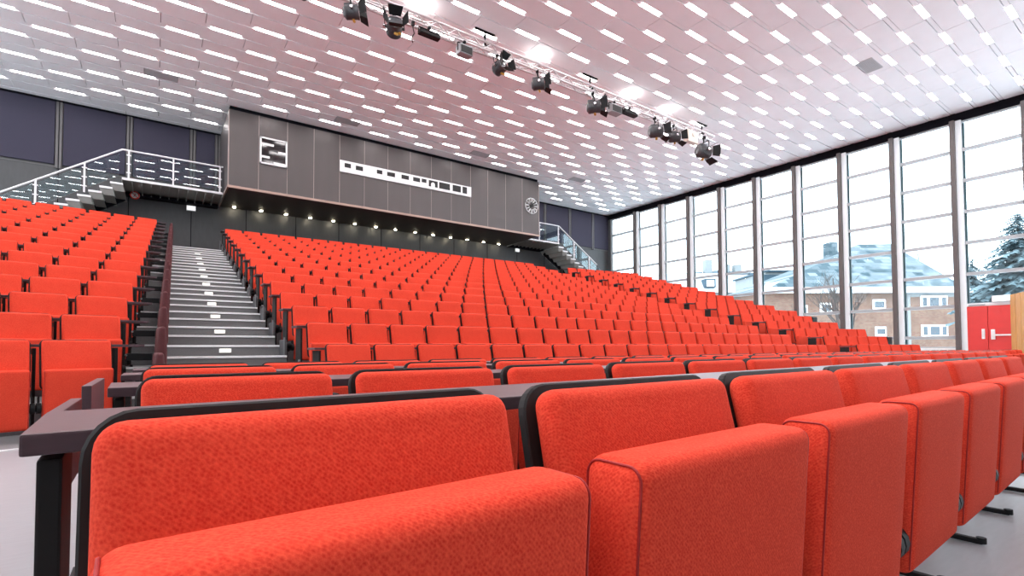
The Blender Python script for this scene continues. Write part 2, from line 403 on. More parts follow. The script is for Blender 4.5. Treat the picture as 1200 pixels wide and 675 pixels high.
RR = [1077, 1037, 1012, 979, 950, 932, 906.5, 880.7, 859, 838, 817, 798, 779, 763, 746.7]
rb_end = []
for n in range(15):
    X, Y, Z, th = rb_row(n); c, s = math.cos(th), math.sin(th); i = 0
    while True:
        d = .55*(i+.5); e = proj((X+c*.55*(i+1), Y+s*.55*(i+1), Z))
        if e[0] > RR[n]+5 or X+c*.55*(i+1) > XW-.15: break
        add_seat(X+c*d, Y+s*d, Z, th, 'red tip-up seat %s from the aisle in the %s rising row of the window block' % (ORD[i+1], ORD[n+1]), 'seats of the block by the windows')
        i += 1
    rb_end.append((X+c*.55*i, Y+s*.55*i, Z-HTT, th))
    desks.append((X, Y, Z-HTT, th, -.22, .55*i+.03, 'dark desk strip behind the %s rising row of the window block' % ORD[n+1], None))
for n in range(15):
    X, Y, Z, th = lb_row(n); c, s = math.cos(th), math.sin(th); i = 0
    while i < 13:
        d = -.55*(i+.5); e = proj((X-c*.55*i, Y-s*.55*i, Z))
        if e[0] < -60: break
        add_seat(X+c*d, Y+s*d, Z, th, 'red tip-up seat %s from the stairs in the %s rising row of the left block' % (ORD[i+1], ORD[n+1]), 'seats of the left block')
        i += 1
    desks.append((X, Y, Z-HTT, th, -.55*i, .24, 'dark desk strip behind the %s rising row of the left block' % ORD[n+1], None))
# nearest 300 as full things, the rest as one object
vis = sorted(SEATS, key=lambda s: s[0])
near, far = vis[:300], vis[300:]
protos = {}
for dd, x, y, z, rz, lab, grp, tall, sx in near:
    if tall not in protos:
        o = make_seat(SM2 if tall else SM1); reg(o); protos[tall] = o
        o.location = (x, y, z); o.rotation_euler = (0, 0, rz); o['label'] = lab; o['group'] = grp
    else: o = dup(protos[tall], (x, y, z), rz, lab, grp)
    o.scale = (sx, 1, 1)
fs = MB()
for dd, x, y, z, rz, lab, grp, tall, sx in far:
    R = Matrix.Translation((x, y, z)) @ Matrix.Rotation(rz, 4, 'Z')
    fs.add([R @ Vector(p) for p in LO.v], LO.f); fs.m[-len(LO.f):] = LO.m
tag(fs.build('auditorium_seat', [RED, BLK]), 'far red tip-up seats filling the upper rows below the back wall', 'seats', 'upper rows of red seats', 'stuff')
# desks
for X, Y, Z, th, a, b, lab, k in desks:
    t = thing('long_desk', lab, 'desk', (X, Y, Z), th, 'desk tops behind the rows of seats')
    d = MB(); hi = k is not None
    z1 = .677 if hi else .81
    d.bbox(a, b, .045 if not hi else .15, .33 if not hi else .40, z1-.024, z1, .003); d.build('desk_top', DESK, t)
    if hi or a > -1:
        e = MB(); o_ = .05 if a == -.075 else .012; e.bbox(a+o_, a+o_+.022, .06 if not hi else .17, .31, .0, z1-.032, .003); e.build('end_standard', BLK, t)
    if not hi and a < -1:
        e = MB(); e.bbox(.01, .035, .06, .31, .0, z1-.032, .003); e.build('end_standard', BLK, t)
# middle block end panels by the stairs
for n in range(15):
    X, Y, Z, th = mb_row(n); t = thing('row_end_panel', 'charcoal end panel beside the stairs at the %s rising row of the middle block' % ORD[n+1], 'end panel', (X-.085, Y, Z-HTT), th, 'low end panels along the right of the stairs')
    b = MB(); V, Fc = rbox(.035, .30, .36, .012); b.add([Vector((p.x-.02, p.y-.14+.10*p.z, p.z+.19)) for p in V], Fc, 0, True); b.build('panel', ENDP, t)
    b = MB(); b.bbox(-.045, -.030, -.30, -.265, .01, .40, .004); b.build('edge_strip', EDGE, t)
    b = MB(); b.tube([(-.0, -.10, .30), (.075, -.10, .30)], .04, 12); b.obox((0, -.10, .27), (.08, .02, .24), .03, .06); b.build('hinge_bracket', BMET, t)
# left block folding aisle seats
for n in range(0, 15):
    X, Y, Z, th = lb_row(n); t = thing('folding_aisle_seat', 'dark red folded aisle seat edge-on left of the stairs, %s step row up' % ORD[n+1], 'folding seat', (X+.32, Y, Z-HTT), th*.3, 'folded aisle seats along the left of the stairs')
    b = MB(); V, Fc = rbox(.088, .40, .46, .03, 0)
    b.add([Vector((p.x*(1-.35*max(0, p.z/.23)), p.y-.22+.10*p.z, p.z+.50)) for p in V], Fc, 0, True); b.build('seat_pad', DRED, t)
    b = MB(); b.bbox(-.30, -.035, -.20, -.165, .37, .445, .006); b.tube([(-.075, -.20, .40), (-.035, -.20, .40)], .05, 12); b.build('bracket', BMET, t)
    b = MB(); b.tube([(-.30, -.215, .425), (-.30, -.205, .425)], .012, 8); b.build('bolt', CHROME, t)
# black end blocks at the window side
for n in (1, 4):
    x, y, z, th = rb_end[n]
    b = MB(); V, Fc = rbox(.30, .07, .36, .03); b.add([Vector((p.x+.17, p.y-.02, p.z+.66)) for p in V], Fc, 0, True); b.bbox(.15, .19, -.02, .03, 0, .50, .004)
    tag(b.build('black_end_seat', BLK, None, (x, y, z), th), 'black seat back at the window end of the %s rising row of the window block' % ORD[n+1], 'seat back', 'black seat backs by the windows')
# upright flaps left of the front rows
for (y, z0, z1, ln, lab, tilt) in ((2.02, ZF, -.112, .50, 'upright dark flap panel standing beyond the second row desk end', 0), (1.37, ZF, -.130, .40, 'low dark flap panel just beyond the nearest desk end', 0)):
    t = thing('end_flap', lab, 'flap panel', (-.165, y, ZF), 0, 'dark upright flaps left of the front rows')
    b = MB(); b.bbox(-.012, .012, 0, ln, .45, z1-ZF, .003); b.build('panel', DESK, t)
    b = MB(); b.bbox(-.012, .012, .1, .14, 0, .45, .003); b.bbox(-.05, .05, .08, .30, 0, .02, .004); b.build('stand', BMET, t)

# ------------------------------------------------------------------ ceiling
LX0, LDX, LY0, LDY = -2.155, .873, 15.12, .5955
jmin = -9; jmax = int((LY0-YF_)/LDY)
c = MB()
c.box(XL_, XW+.05, YF_, YW+.2, ZC+.05, ZC+.25, 1)
for j in range(jmin, jmax+1):
    yj = LY0-LDY*j; off = LX0+(LDX if j % 2 else 0)
    c.box(XL_, XW, yj-.045, min(YW, yj+.045), ZC+.012, ZC+.05, 0) if yj < YW-.05 else None
    y0, y1 = yj+.060, min(YW, yj+LDY-.060)
    if y1 <= y0: continue
    k = math.floor((XL_-off)/(2*LDX))-1
    while True:
        xa = off+.43+2*LDX*k+.007; xb = xa+2*LDX-.014; k += 1
        if xb < XL_: continue
        if xa > XW: break
        c.box(max(XL_, xa), min(XW, xb), y0, y1, ZC, ZC+.04, 0)
struct('ceiling', c, [CEIL, CGAP], 'white panelled ceiling with staggered strip lights', 'ceiling')
def light_mesh():
    b = MB(); V, Fc = rbox(.66, .115, .03, .012); b.add([Vector((p.x, p.y, p.z+.018)) for p in V], Fc, 0, True)
    return b.mesh('strip_light', [LAMP])
LM = light_mesh()
lights = []
for j in range(-8, jmax+1):
    yj = LY0-LDY*j; off = LX0+(LDX if j % 2 else 0)
    for k in range(-6, 16):
        x = off+2*LDX*k
        if x < XL_+.4 or x > XW-.5 or yj > 20.3 or yj < -3: continue
        if BX0-.4 < x < BX1+.4 and yj > YB-.2: continue
        q = proj((x, yj, ZC)); v = q[2] > .5 and -25 < q[0] < 1225 and -12 < q[1] < 675
        lights.append((x, yj, q[2], v, j))
inv_ = [l for l in lights if l[3]]
inv_.sort(key=lambda l: l[2])
rowsj = {}
for l in inv_: rowsj.setdefault(l[4], []).append(l)
jord = sorted(rowsj)
for j in jord: rowsj[j].sort(key=lambda l: l[0])
nearset = set((l[0], l[1]) for l in inv_[:300])
for a, j in enumerate(jord):
    for i, l in enumerate(rowsj[j]):
        if (l[0], l[1]) not in nearset: continue
        o = bpy.data.objects.new('ceiling_light', LM); C.objects.link(o); o.location = (l[0], l[1], ZC)
        tag(o, 'ceiling strip light %s from the left in the %s line off the back wall' % (ORD[i+1], ORD[a+1] if a+1 < len(ORD) else 'outermost'), 'ceiling light', 'strip lights of the ceiling')
b = MB(); b2 = MB(); fv = [v.co[:] for v in LM.vertices]; ff = [tuple(p.vertices) for p in LM.polygons]
for l in lights:
    if (l[0], l[1]) in nearset: continue
    tgt = b if l[3] else b2
    tgt.add([(p[0]+l[0], p[1]+l[1], p[2]+ZC) for p in fv], ff, 0, True)
if b.v: tag(b.build('ceiling_light', LAMP), 'small white strip lights farthest off near the back of the ceiling', 'ceiling lights', 'strip lights of the ceiling', 'stuff')
if b2.v: tag(b2.build('ceiling_light', LAMP), 'strip lights of the ceiling overhead and behind the viewer', 'ceiling lights', 'strip lights of the ceiling', 'stuff')
print('LIGHTS', len(lights), len(inv_), 'SEATS', len(SEATS))
for i, (x, y, lab) in enumerate(((15.98, 5.42, 'square grey ceiling vent at the right, beside the window wall'), (.06, 17.2, 'grey ceiling vent at the left above the staircase'), (5.28, 17.1, 'grey ceiling vent above the booth wall square window'), (10.53, 16.98, 'grey ceiling vent above the right end of the booth'), (15.85, 17.02, 'grey ceiling vent right of the booth near the far corner'))):
    t = thing('ceiling_vent', lab, 'vent', (x, y, ZC), 0, 'grey vents in the ceiling')
    b = MB(); w, h = .40, .2
    for q in ((-w, w, -h, -h+.02), (-w, w, h-.02, h), (-w, -w+.02, -h, h), (w-.02, w, -h, h)): b.bbox(*q, -.015, .002, .002)
    b.build('frame', VENT, t)
    b = MB()
    for k in range(9): b.box(-w+.02, w-.02, -h+.03+k*.042, -h+.05+k*.042, -.012, 0)
    b.box(-w+.02, w-.02, -h+.02, h-.02, -.003, 0, 1); b.build('grille', [VENT, GREY], t)

# ------------------------------------------------------------------ walls
w = MB(); w.box(XL_-.2, XW+.2, YW, YW+.3, ZF-.2, ZC+.25)
w.obox((-9, YW-.004, 5.66), (BX0-.02, YW-.004, 5.66), .02, .03, 1); w.obox((BX1+.02, YW-.004, 5.66), (XW, YW-.004, 5.66), .02, .03, 1)
w.obox((-9, YW-.004, ZC-.03), (XW, YW-.004, ZC-.03), .03, .07, 2)
for x in (-7.8, -6.0, -4.25, -2.49, -.745, 1.005, 2.72, 4.45, 6.1, 7.9, 9.7, 11.44, 13.3, 15.1, 16.9, 18.7): w.box(x-.012, x+.012, YW-.006, YW, 3, 5.6, 2)
struct('wall_back', w, [WALL, PIL, HEAD], 'charcoal back wall behind the top row of seats', 'wall')
pxs = [-9, -7.8, -6.05, -4.27, -2.49, -.75, 1.02, BX0+.0]
def panels(xs, ord0):
    for i in range(len(xs)-1):
        b = MB(); b.bbox(xs[i]+.10, xs[i+1]-.10, YW-.055, YW-.003, 5.72, ZC-.08, .01); k = ord0[i]
        tag(b.build('acoustic_panel', PURP), 'plum acoustic panel high on the back wall, ' + k, 'wall panel', 'plum panels on the back wall')
    for x in xs:
        b = MB(); b.bbox(x-.075, x+.075, YW-.07, YW, 5.6, ZC-.07, .008); b.bbox(x-.012, x+.012, YW-.075, YW-.06, 5.6, ZC-.07, .002, 1)
        tag(b.build('trim_%d' % (1+len([o for o in C.objects if o.name.startswith('trim_')])), [PIL, HEAD]), 'grey pilaster strip between plum wall panels', 'trim', None, 'structure')
panels(pxs[1:-1]+[1.78], ['far left out of the staircase', 'left end of the wall', 'above the top left seats', 'above the left stair flight', 'above the left landing rail', 'narrow one touching the booth side'])
panels([BX1+.1, 16.92, 18.70, 20.47], ['narrow one right of the booth', 'above the right stair landing', 'nearest the window corner but one'])
b = MB(); b.bbox(20.57, 21.7, YW-.055, YW-.003, 5.72, ZC-.08, .01); tag(b.build('acoustic_panel', PURP), 'plum acoustic panel in the corner beside the window wall', 'wall panel', 'plum panels on the back wall')
w = MB(); w.box(XL_-.2, XL_, YF_, YW+.2, ZF-.2, 3.4); w.box(XL_-.2, XL_, YF_, YW+.2, 7.3, ZC+.25)
for k in range(15): w.box(XL_-.2, XL_, YF_+2.1*k, YF_+2.1*k+.2, 3.4, 7.3)
struct('wall_left', w, WALL, 'charcoal side wall with high windows left of the seats', 'wall')
WF = mat('stage_wall', (.16, .14, .13), .7, noise=.1)
w = MB(); w.box(XL_-.2, XW+.2, YF_-.2, YF_, ZF-.2, ZC+.25); struct('wall_front', w, WF, 'plain wall behind the stage', 'wall')

# ------------------------------------------------------------------ window wall
MY = [(16.8927-1.4196*k)*1.2 for k in range(12)]
TZ = [6.4998, 5.46516, 4.43052, 3.39588, 2.36124, 1.3266, .29196]
h = MB(); h.box(XW-.10, XW+.15, YF_, YW, 7.48, ZC+.25); struct('trim_20', h, HEAD, 'black header beam along the top of the window wall', 'trim')
h = MB(); h.box(XW-.06, XW+.2, YF_, 4.9, ZF, -.17); h.box(XW-.06, XW+.2, 4.9, YW, ZF, -.17)
h.bbox(XW-.12, XW+.2, 5.0, YW, -.17, -.06, .01)
struct('trim_21', h, WHITE, 'white sill under the window wall', 'trim')
def post(y, i):
    b = MB(); b.bbox(XW-.27, XW-.13, y-.0, y+.13, ZF, 7.5, .01, 0); b.bbox(XW-.13, XW+.06, y-.15, y+.115, ZF, 7.5, .006, 3)
    b.box(XW-.03, XW+.0, y-.21, y-.15, -.06, 7.4, 2)
    struct('trim_%d' % (30+i), b, [MULL, FRAME, GASK, PFRAME], 'tall grey window post with pale frame, %s from the far corner' % ORD[i+1], 'trim')
b = MB(); b.box(XW-.06, XW+.06, MY[0]+.16, MY[0]+.28, ZF, 7.5); b.box(XW-.1, XW+.1, MY[0]+.28, YW, ZF, 7.5, 1); struct('trim_29', b, [FRAME, WALL], 'pale jamb of the window wall at the far corner', 'trim')
for i in range(1, 12): post(MY[i], i-1)
ys = [MY[0]+.22]+MY[1:]
for i in range(11):
    y1 = ys[i]; y0 = ys[i+1]; zb = 1.36 if i == 9 else -.06
    t = thing('window_%d' % (i+1), 'tall window bay of clear panes, %s from the far corner' % ORD[i+1], 'window', (XW, (y0+y1)/2, zb)); t['kind'] = 'structure'
    L = (y1-y0)/2
    for k, z in enumerate([q for q in TZ if q > zb+.2]):
        b = MB(); b.bbox(-.10, .02, -L+.03, L-.03, z-.055-zb, z+.055-zb, .006); b.build('transom', FRAME, t)
    b = MB(); b.bbox(-.05, .03, -L+.02, L-.02, 7.42-zb, 7.5-zb, .005); b.bbox(-.05, .03, -L+.02, L-.02, 0, .04, .005); b.build('frame', FRAME, t)
    zs = [zb+.02]+sorted(q for q in TZ if q > zb+.2)+[7.44]
    for a, bz in zip(zs[:-1], zs[1:]):
        g = MB(); g.box(.0, .012, -L+.05, L-.05, a+.02-zb, bz-.02-zb); g.build('pane', GLASS, t)
# red double door
DY0, DY1, DYM = 3.42, 4.83, 4.29
h = MB(); h.bbox(XW-.10, XW+.1, MY[10]+.1, MY[9], 1.29, 1.38, .008); h.box(XW-.06, XW+.1, MY[10]+.1, MY[9], ZF, 1.30, 1)
struct('trim_60', h, [WHITE, DOORR], 'white transom bar above the red doors', 'trim')
for i, (y0, y1) in enumerate(((DYM+.006, DY1), (DY0, DYM-.006))):
    t = thing('door_%d' % (i+1), ('left' if i == 0 else 'right')+' leaf of the red double door by the wooden screen', 'door', (XW-.09, (y0+y1)/2, ZF)); t['kind'] = 'structure'
    L = (y1-y0)/2
    b = MB(); b.bbox(-.03, .02, -L, L, .0, 2.05, .006); b.build('leaf', DOORR, t)
    b = MB(); b.bbox(-.04, -.03, -L+.06, L-.06, .07, .25, .003) if i else None
    if i == 0:
        b = MB(); b.bbox(-.055, -.03, -L+.07, -L+.15, 1.0, 1.32, .01); b.obox((-.07, -L+.11, 1.12), (-.07, -L+.11, 1.24), .03, .03); b.build('lock_plate', WHITE, t)
    else:
        b = MB(); b.bbox(-.07, -.03, L-.16, L-.06, .98, 1.30, .01); b.obox((-.10, L-.10, 1.12), (-.10, -L+.05, 1.12), .035, .05); b.obox((-.03, -L+.1, 1.12), (-.10, -L+.1, 1.12), .03, .04); b.build('panic_bar', WHITE, t)
b = MB(); b.bbox(-.12, 0, -.24, .24, 0, .20, .015); b.box(-.125, -.12, -.2, .2, .03, .17, 1)
tag(b.build('door_sign_box', [WHITE, SIGNW], None, (XW-.1, 3.93, 1.39)), 'white box mounted above the red double door', 'sign box')
b = MB(); b.bbox(XW-.12, XW-.08, 4.35, 4.75, 1.31, 1.36, .005)
tag(b.build('door_closer', FRAME), 'pale door closer above the left red door leaf', 'door closer')
# wooden screen at the right
p0 = Vector((20.5, 3.55, 0)); p1 = Vector((14.2, .62, 0)); d = (p1-p0).normalized(); nrm = Vector((-d.y, d.x, 0)); ln = (p1-p0).length
t = thing('wooden_screen', 'honey coloured board screen at the right edge in front of the red door', 'wooden wall', (p0.x, p0.y, ZF), math.atan2(d.y, d.x))
b = MB(); nb = 34
for k in range(nb): b.bbox(ln*k/nb+.004, ln*(k+1)/nb-.004, -.02 if k % 2 else -.014, .04, 0, 2.27, .004)
b.build('boards', WOOD, t)
b = MB(); b.tube([(.02, .20, .82), (3.4, .20, .82)], .028, 10); b.tube([(.05, .20, .82), (.05, .20, 0)], .022, 8); b.tube([(2, .20, .82), (2, .20, 0)], .022, 8)
tag(b.build('hand_rail', BMET, None, (p0.x, p0.y, ZF), math.atan2(d.y, d.x)+PI*0), 'dark hand rail in front of the wooden screen', 'rail')

# ------------------------------------------------------------------ projection booth
t = thing('projection_booth', 'long taupe booth box jutting from the back wall under the ceiling', 'booth', (0, 0, 0))
b = MB(); b.box(BX0, BX1, YB, YW, ZB+.02, ZC-.12); b.build('body', BOOTH, t)
b = MB(); b.box(BX0+.01, BX1-.01, YB+.02, YW, ZB-.0, ZB+.03); b.build('underside', UNDER, t)
b = MB(); b.bbox(BX0-.01, BX1+.01, YB-.025, YB+.04, ZB-.02, ZB+.06, .008); b.bbox(BX0-.02, BX0+.03, YB-.01, YW, ZB-.02, ZB+.06, .008); b.build('bottom_trim', BTRIM, t)
b = MB(); b.box(BX0+.03, BX1-.03, YB+.06, YW, ZC-.12, ZC+.02); b.build('top_gap', HEAD, t)
b = MB()
for x in (2.71, 3.58, 4.44, 5.32, 10.74, 11.6, 12.53, 13.44): b.box(x-.008, x+.008, YB-.005, YB, ZB+.06, ZC-.12)
for x in (6.22, 7.12, 8.03, 8.93, 9.83): b.box(x-.006, x+.006, YB-.003, YB, ZB+.06, 6.28); b.box(x-.006, x+.006, YB-.003, YB, 6.76, ZC-.12)
b.bbox(BX0-.012, BX0+.02, YB-.012, YB+.02, ZB, ZC-.13, .004); b.bbox(BX1-.02, BX1+.012, YB-.012, YB+.02, ZB, ZC-.13, .004)
b.build('sheet_joints', BSEAM, t)
# white aperture band
t2 = MB(); x0, x1, z0, z1 = 5.32, 10.75, 6.31, 6.73; t2.bbox(x0, x1, YB-.05, YB, z0, z1, .006); band = t2.build('aperture_band', WHITE, t)
def bandpt(cx, cy):  # crop pixel to booth plane
    r = ray(380+cx/6, 160+cy/6); q = r*(YB-.05)/r.y; return q.x, q.z
for (a, b_, c_, d_) in ((143, 187, 183, 225), (222, 272, 202, 245), (370, 408, 230, 268), (442, 497, 245, 288), (543, 595, 265, 307), (625, 673, 282, 323), (685, 718, 293, 328), (735, 797, 303, 362), (808, 883, 318, 380), (903, 960, 337, 395), (972, 1003, 350, 405)):
    xa, za = bandpt(a, c_+2); xb, zb = bandpt(b_, d_-1); o = MB(); o.box(xa, xb, YB-.056, YB-.04, min(za, zb), max(za, zb)); o.build('aperture', BLACK, band)
xa, za = bandpt(764, 357); xb, zb = bandpt(764, 328)
o = MB(); r_ = .085
poly = [(xa-r_, YB-.062, za-.01)]+[(xa-r_*math.cos(PI*k/10), YB-.062, zb-.06+r_*math.sin(PI*k/10)) for k in range(11)]+[(xa+r_, YB-.062, za-.01)]
o.add(poly+[(p[0], YB-.05, p[2]) for p in poly], [tuple(range(13))]+[(k, (k+1) % 13, 13+(k+1) % 13, 13+k) for k in range(13)]); o.build('arch_tab', WHITE, band)
# square window
x0, x1, z0, z1 = 2.735, 3.57, 6.06, 6.95
b = MB()
for q in ((x0, x1, z0, z0+.05), (x0, x1, z1-.05, z1), (x0, x0+.05, z0, z1), (x1-.05, x1, z0, z1)): b.bbox(q[0], q[1], YB-.06, YB-.0, q[2], q[3], .005)
fr = b.build('window_frame', WHITE, t)
b = MB(); b.box(x0+.04, x1-.04, YB-.025, YB-.012, z0+.04, z1-.04); b.build('pane', DGLASS, fr)
b = MB()
for q in ((.05, .42, .66, .74), (.55, .80, .46, .53), (.05, .30, .24, .31), (.42, .80, .08, .15)): b.box(x0+q[0], x0+q[1], YB-.035, YB-.02, z0+q[2]-.03, z0+q[3]-.03)
b.build('painted_reflections', WHITE, fr)  # solid white bars standing in for light strips reflected in the pane
# clock
t = thing('wall_clock', 'round white wall clock with spoke marks at the right end of the booth', 'clock', (13.945, YB-.01, 6.46))
b = MB()
for k in range(12):
    a = 2*PI*k/12; ca, sa = math.cos(a), math.sin(a); b.obox((ca*.17, -.03, sa*.17), (ca*.33, -.03, sa*.33), .02, .10, 0, (0, 1, 0))
b.build('hour_marks', WHITE, t)
b = MB(); pts = [(math.cos(2*PI*k/40)*.35, -.03, math.sin(2*PI*k/40)*.35) for k in range(41)]; b.tube(pts, .014, 6, 0, False); b.build('rim', WHITE, t)
b = MB(); b.tube([(0, -.045, 0), (0, -.0, 0)], .07, 20); b.build('hub', BLACK, t)
b = MB(); b.obox((0, -.05, 0), (.13, -.05, .14), .012, .03, 0, (0, 1, 0)); b.build('hand', BLACK, t)
b = MB(); b.obox((0, -.055, 0), (-.03, -.055, .26), .012, .022, 0, (0, 1, 0)); b.build('hand', BLACK, t)
# downlights in the underside
xs = [2.3, 3.18, 4.04, 4.93, 5.81, 6.68, 7.57, 8.43, 9.35, 10.23, 11.12, 12.01, 12.92, 13.81]
for i, x in enumerate(xs):
    t = thing('downlight', 'small warm round downlight under the booth, %s from the left' % ORD[i+1], 'downlight', (x, 20.52, ZB), 0, 'row of downlights under the booth')
    b = MB(); b.tube([(0, 0, -.03), (0, 0, .0)], .055, 14); b.build('bulb', SPOTL, t)
    b = MB(); b.tube([(0, 0, -.012), (0, 0, .002)], .085, 16); b.build('ring', BMET, t)
# exit signs and round sign
for (x, z, lab) in ((1.0, 4.91, 'white lit exit box on the back wall left of the booth'), (15.08, 4.985, 'white lit exit box on the back wall under the right landing')):
    b = MB(); b.bbox(-.14, .14, -.07, 0, -.09, .09, .008); b.box(-.125, .125, -.073, -.07, -.075, .075, 1)
    tag(b.build('exit_box', [WHITE, SIGNW], None, (x, YW-.005, z)), lab, 'exit sign', 'lit exit boxes')
t = thing('no_smoking_sign', 'small round red and white prohibition sign under the left landing', 'sign', ((ray(158, 229)*(YW-.38)/ray(158, 229).y)[:]))
b = MB(); b.tube([(0, -.02, 0), (0, 0, 0)], .13, 20); b.build('disc', WHITE, t)
b = MB(); b.tube([(math.cos(2*PI*k/24)*.115, -.022, math.sin(2*PI*k/24)*.115) for k in range(25)], .022, 6, 0, False); b.obox((-.08, -.03, .08), (.08, -.03, -.08), .012, .03, 0, (0, 1, 0)); b.obox((-.03, -.026, -.05), (.03, -.026, .05), .01, .02, 1, (0, 1, 0)); b.build('red_ring', [SIGNR, BLACK], t)

# ------------------------------------------------------------------ gallery staircases
def sxz(x, y, Y):
    r = ray(x, y); q = r*Y/r.y; return q.x, q.z
YS = 19.2
def gallery(sgn, x_end, x_top, x_bot, z_deck, z_bot, label, n_tread, posts_deck, ext, pf):
    """deck from x_end (booth) to x_top, then flight to x_bot"""
    t = thing('gallery_staircase', label, 'staircase', ((x_end+x_top)/2, YS, z_bot))
    ox, oz = (x_end+x_top)/2, z_bot
    def P(x, y, z): return (x-ox, y-YS, z-oz)
    xa, xb = sorted((x_end, x_top))
    b = MB(); b.bbox(xa-ox, xb-ox, 0, YW-.05-YS, z_deck-.05-oz, z_deck-oz, .006); b.build('landing', DECK, t)
    b = MB(); b.bbox(xa-ox, xb-ox, -.03, .02, z_deck-.055-oz, z_deck+.015-oz, .004); b.build('landing_edge', STEEL, t)
    n = int((xb-xa)/.235)
    for k in range(n+1):
        b = MB(); x = xa+(xb-xa)*k/n-ox
        v = [(x-.012, .0, z_deck-.05-oz), (x-.012, YW-.05-YS, z_deck-.05-oz), (x-.012, YW-.05-YS, z_deck-.17-oz), (x-.012, .10, z_deck-.12-oz)]
        v += [(p[0]+.024, p[1], p[2]) for p in v]
        b.add(v, [(0, 1, 2, 3), (7, 6, 5, 4), (0, 4, 5, 1), (1, 5, 6, 2), (2, 6, 7, 3), (3, 7, 4, 0)]); b.build('bracket', DECK, t)
    # dark beam at wall
    b = MB(); b.bbox(xa-ox, xb-ox, YW-.35-YS, YW-.05-YS, z_deck-.20-oz, z_deck-.10-oz, .01); b.build('wall_beam', HEAD, t)
    for k in range(n_tread):
        f0 = (k+.5)/n_tread; x = x_top+(x_bot-x_top)*f0; z = z_deck-(z_deck-z_bot)*(k+1)/n_tread
        w_ = abs(x_bot-x_top)/n_tread*.62
        b = MB(); b.bbox(x-w_-ox, x+w_-ox, 0, YW-.1-YS, z-.05-oz, z-oz, .004, 0); b.bbox(x-w_-ox, x+w_-ox, -.02, .01, z-.05-oz, z+.008-oz, .003, 1)
        s2 = -sgn
        v = [(x-w_-ox, 0.01, z-.05-oz), (x+w_-ox, 0.01, z-.05-oz), (x+w_+.05-ox, .12, z-.22-oz), (x-w_+.10-ox, .12, z-.22-oz)]
        v += [(p[0], YW-.15-YS, p[2]) for p in v]
        b.add(v, [(0, 1, 2, 3), (7, 6, 5, 4), (0, 4, 5, 1), (1, 5, 6, 2), (2, 6, 7, 3), (3, 7, 4, 0)], 0)
        b.build('tread', [DECK, STEEL], t)
    b = MB(); b.obox(P(x_top, YW-.4, z_deck-.32), P(x_bot, YW-.4, z_bot-.32), .08, .2); b.build('stringer', HEAD, t)
    # railing
    hr = .87
    b = MB(); b.tube([P(x_end, YS, z_deck+hr), P(x_top, YS, z_deck+hr), P(x_bot+(x_bot-x_top)*ext, YS, z_bot-(z_deck-z_bot)*ext+hr)], .026, 10); b.build('hand_rail', STEEL, t)
    px = [(x, z_deck) for x in posts_deck]; sl_ = (z_bot-z_deck)/(x_bot-x_top)
    for f0 in pf: px.append((x_top+(x_bot-x_top)*f0, z_deck+sl_*(x_bot-x_top)*f0))
    for x, z in px:
        b = MB(); b.bbox(x-.022-ox, x+.022-ox, -.022, .022, z-oz, z+hr-oz, .004); b.build('rail_post', STEEL, t)
    pd = sorted(posts_deck)
    for a, c_ in zip(pd[:-1], pd[1:]):
        b = MB(); b.box(a+.05-ox, c_-.05-ox, -.006, .006, z_deck+.07-oz, z_deck+hr-.07-oz); b.build('glass_panel', BGLASS, t)
    for f0, f1 in [(u+.04, w_-.04) for u, w_ in zip((0,)+pf, pf+(pf[-1]*2-pf[-2],))]:
        xa_, xb_ = x_top+(x_bot-x_top)*f0, x_top+(x_bot-x_top)*f1; za_, zb_ = z_deck+sl_*(xa_-x_top), z_deck+sl_*(xb_-x_top)
        v = [(xa_-ox, -.006, za_+.1-oz), (xb_-ox, -.006, zb_+.1-oz), (xb_-ox, -.006, zb_+hr-.08-oz), (xa_-ox, -.006, za_+hr-.08-oz)]
        v += [(p[0], .006, p[2]) for p in v]
        b = MB(); b.add(v, [(0, 1, 2, 3), (7, 6, 5, 4), (0, 4, 5, 1), (1, 5, 6, 2), (2, 6, 7, 3), (3, 7, 4, 0)]); b.build('glass_panel', BGLASS, t)
    b = MB()
    for x, z in px:
        for q in (.18, .45, .72):
            b = MB(); b.bbox(x-.06-ox, x+.06-ox, -.03, -.005, z+q-.015-oz, z+q+.015-oz, .003); b.build('glass_clamp', STEEL, t)
gallery(-1, BX0-.03, -.86, -2.6, 5.20, 4.02, 'white railed gallery staircase with glass panels left of the booth', 7, (1.72, .43, -.70), .75, (.5, 1.1))
gallery(1, 14.45, 16.58, 19.0, 5.26, 3.70, 'white railed gallery staircase with glass panels right of the booth', 9, (15.31, 16.54), .1, (.42, .86))

# ------------------------------------------------------------------ truss and stage lights
TY, TZc, TA = 10.24, 7.325, .10
t = thing('lighting_truss', 'long silver lattice truss carrying stage lights below the ceiling', 'truss', (8.5, TY, TZc))
X0t, X1t = 1.2, 16.0
for sy in (-1, 1):
    for sz in (-1, 1):
        b = MB(); b.tube([(X0t-8.5, sy*TA, sz*TA), (X1t-8.5, sy*TA, sz*TA)], .027, 8); b.build('chord', ALU, t)
b = MB(); n = 60
for k in range(n):
    xa = X0t+(X1t-X0t)*k/n-8.5; xb = X0t+(X1t-X0t)*(k+1)/n-8.5; s = 1 if k % 2 else -1
    b.tube([(xa, -TA, -TA*s), (xb, -TA, TA*s)], .012, 5); b.tube([(xa, TA, TA*s), (xb, TA, -TA*s)], .012, 5)
    b.tube([(xa, -TA*s, -TA), (xb, TA*s, -TA)], .012, 5); b.tube([(xa, TA*s, TA), (xb, -TA*s, TA)], .012, 5)
o = b.build('lattice_bracing', ALU, t); o['kind'] = 'stuff'
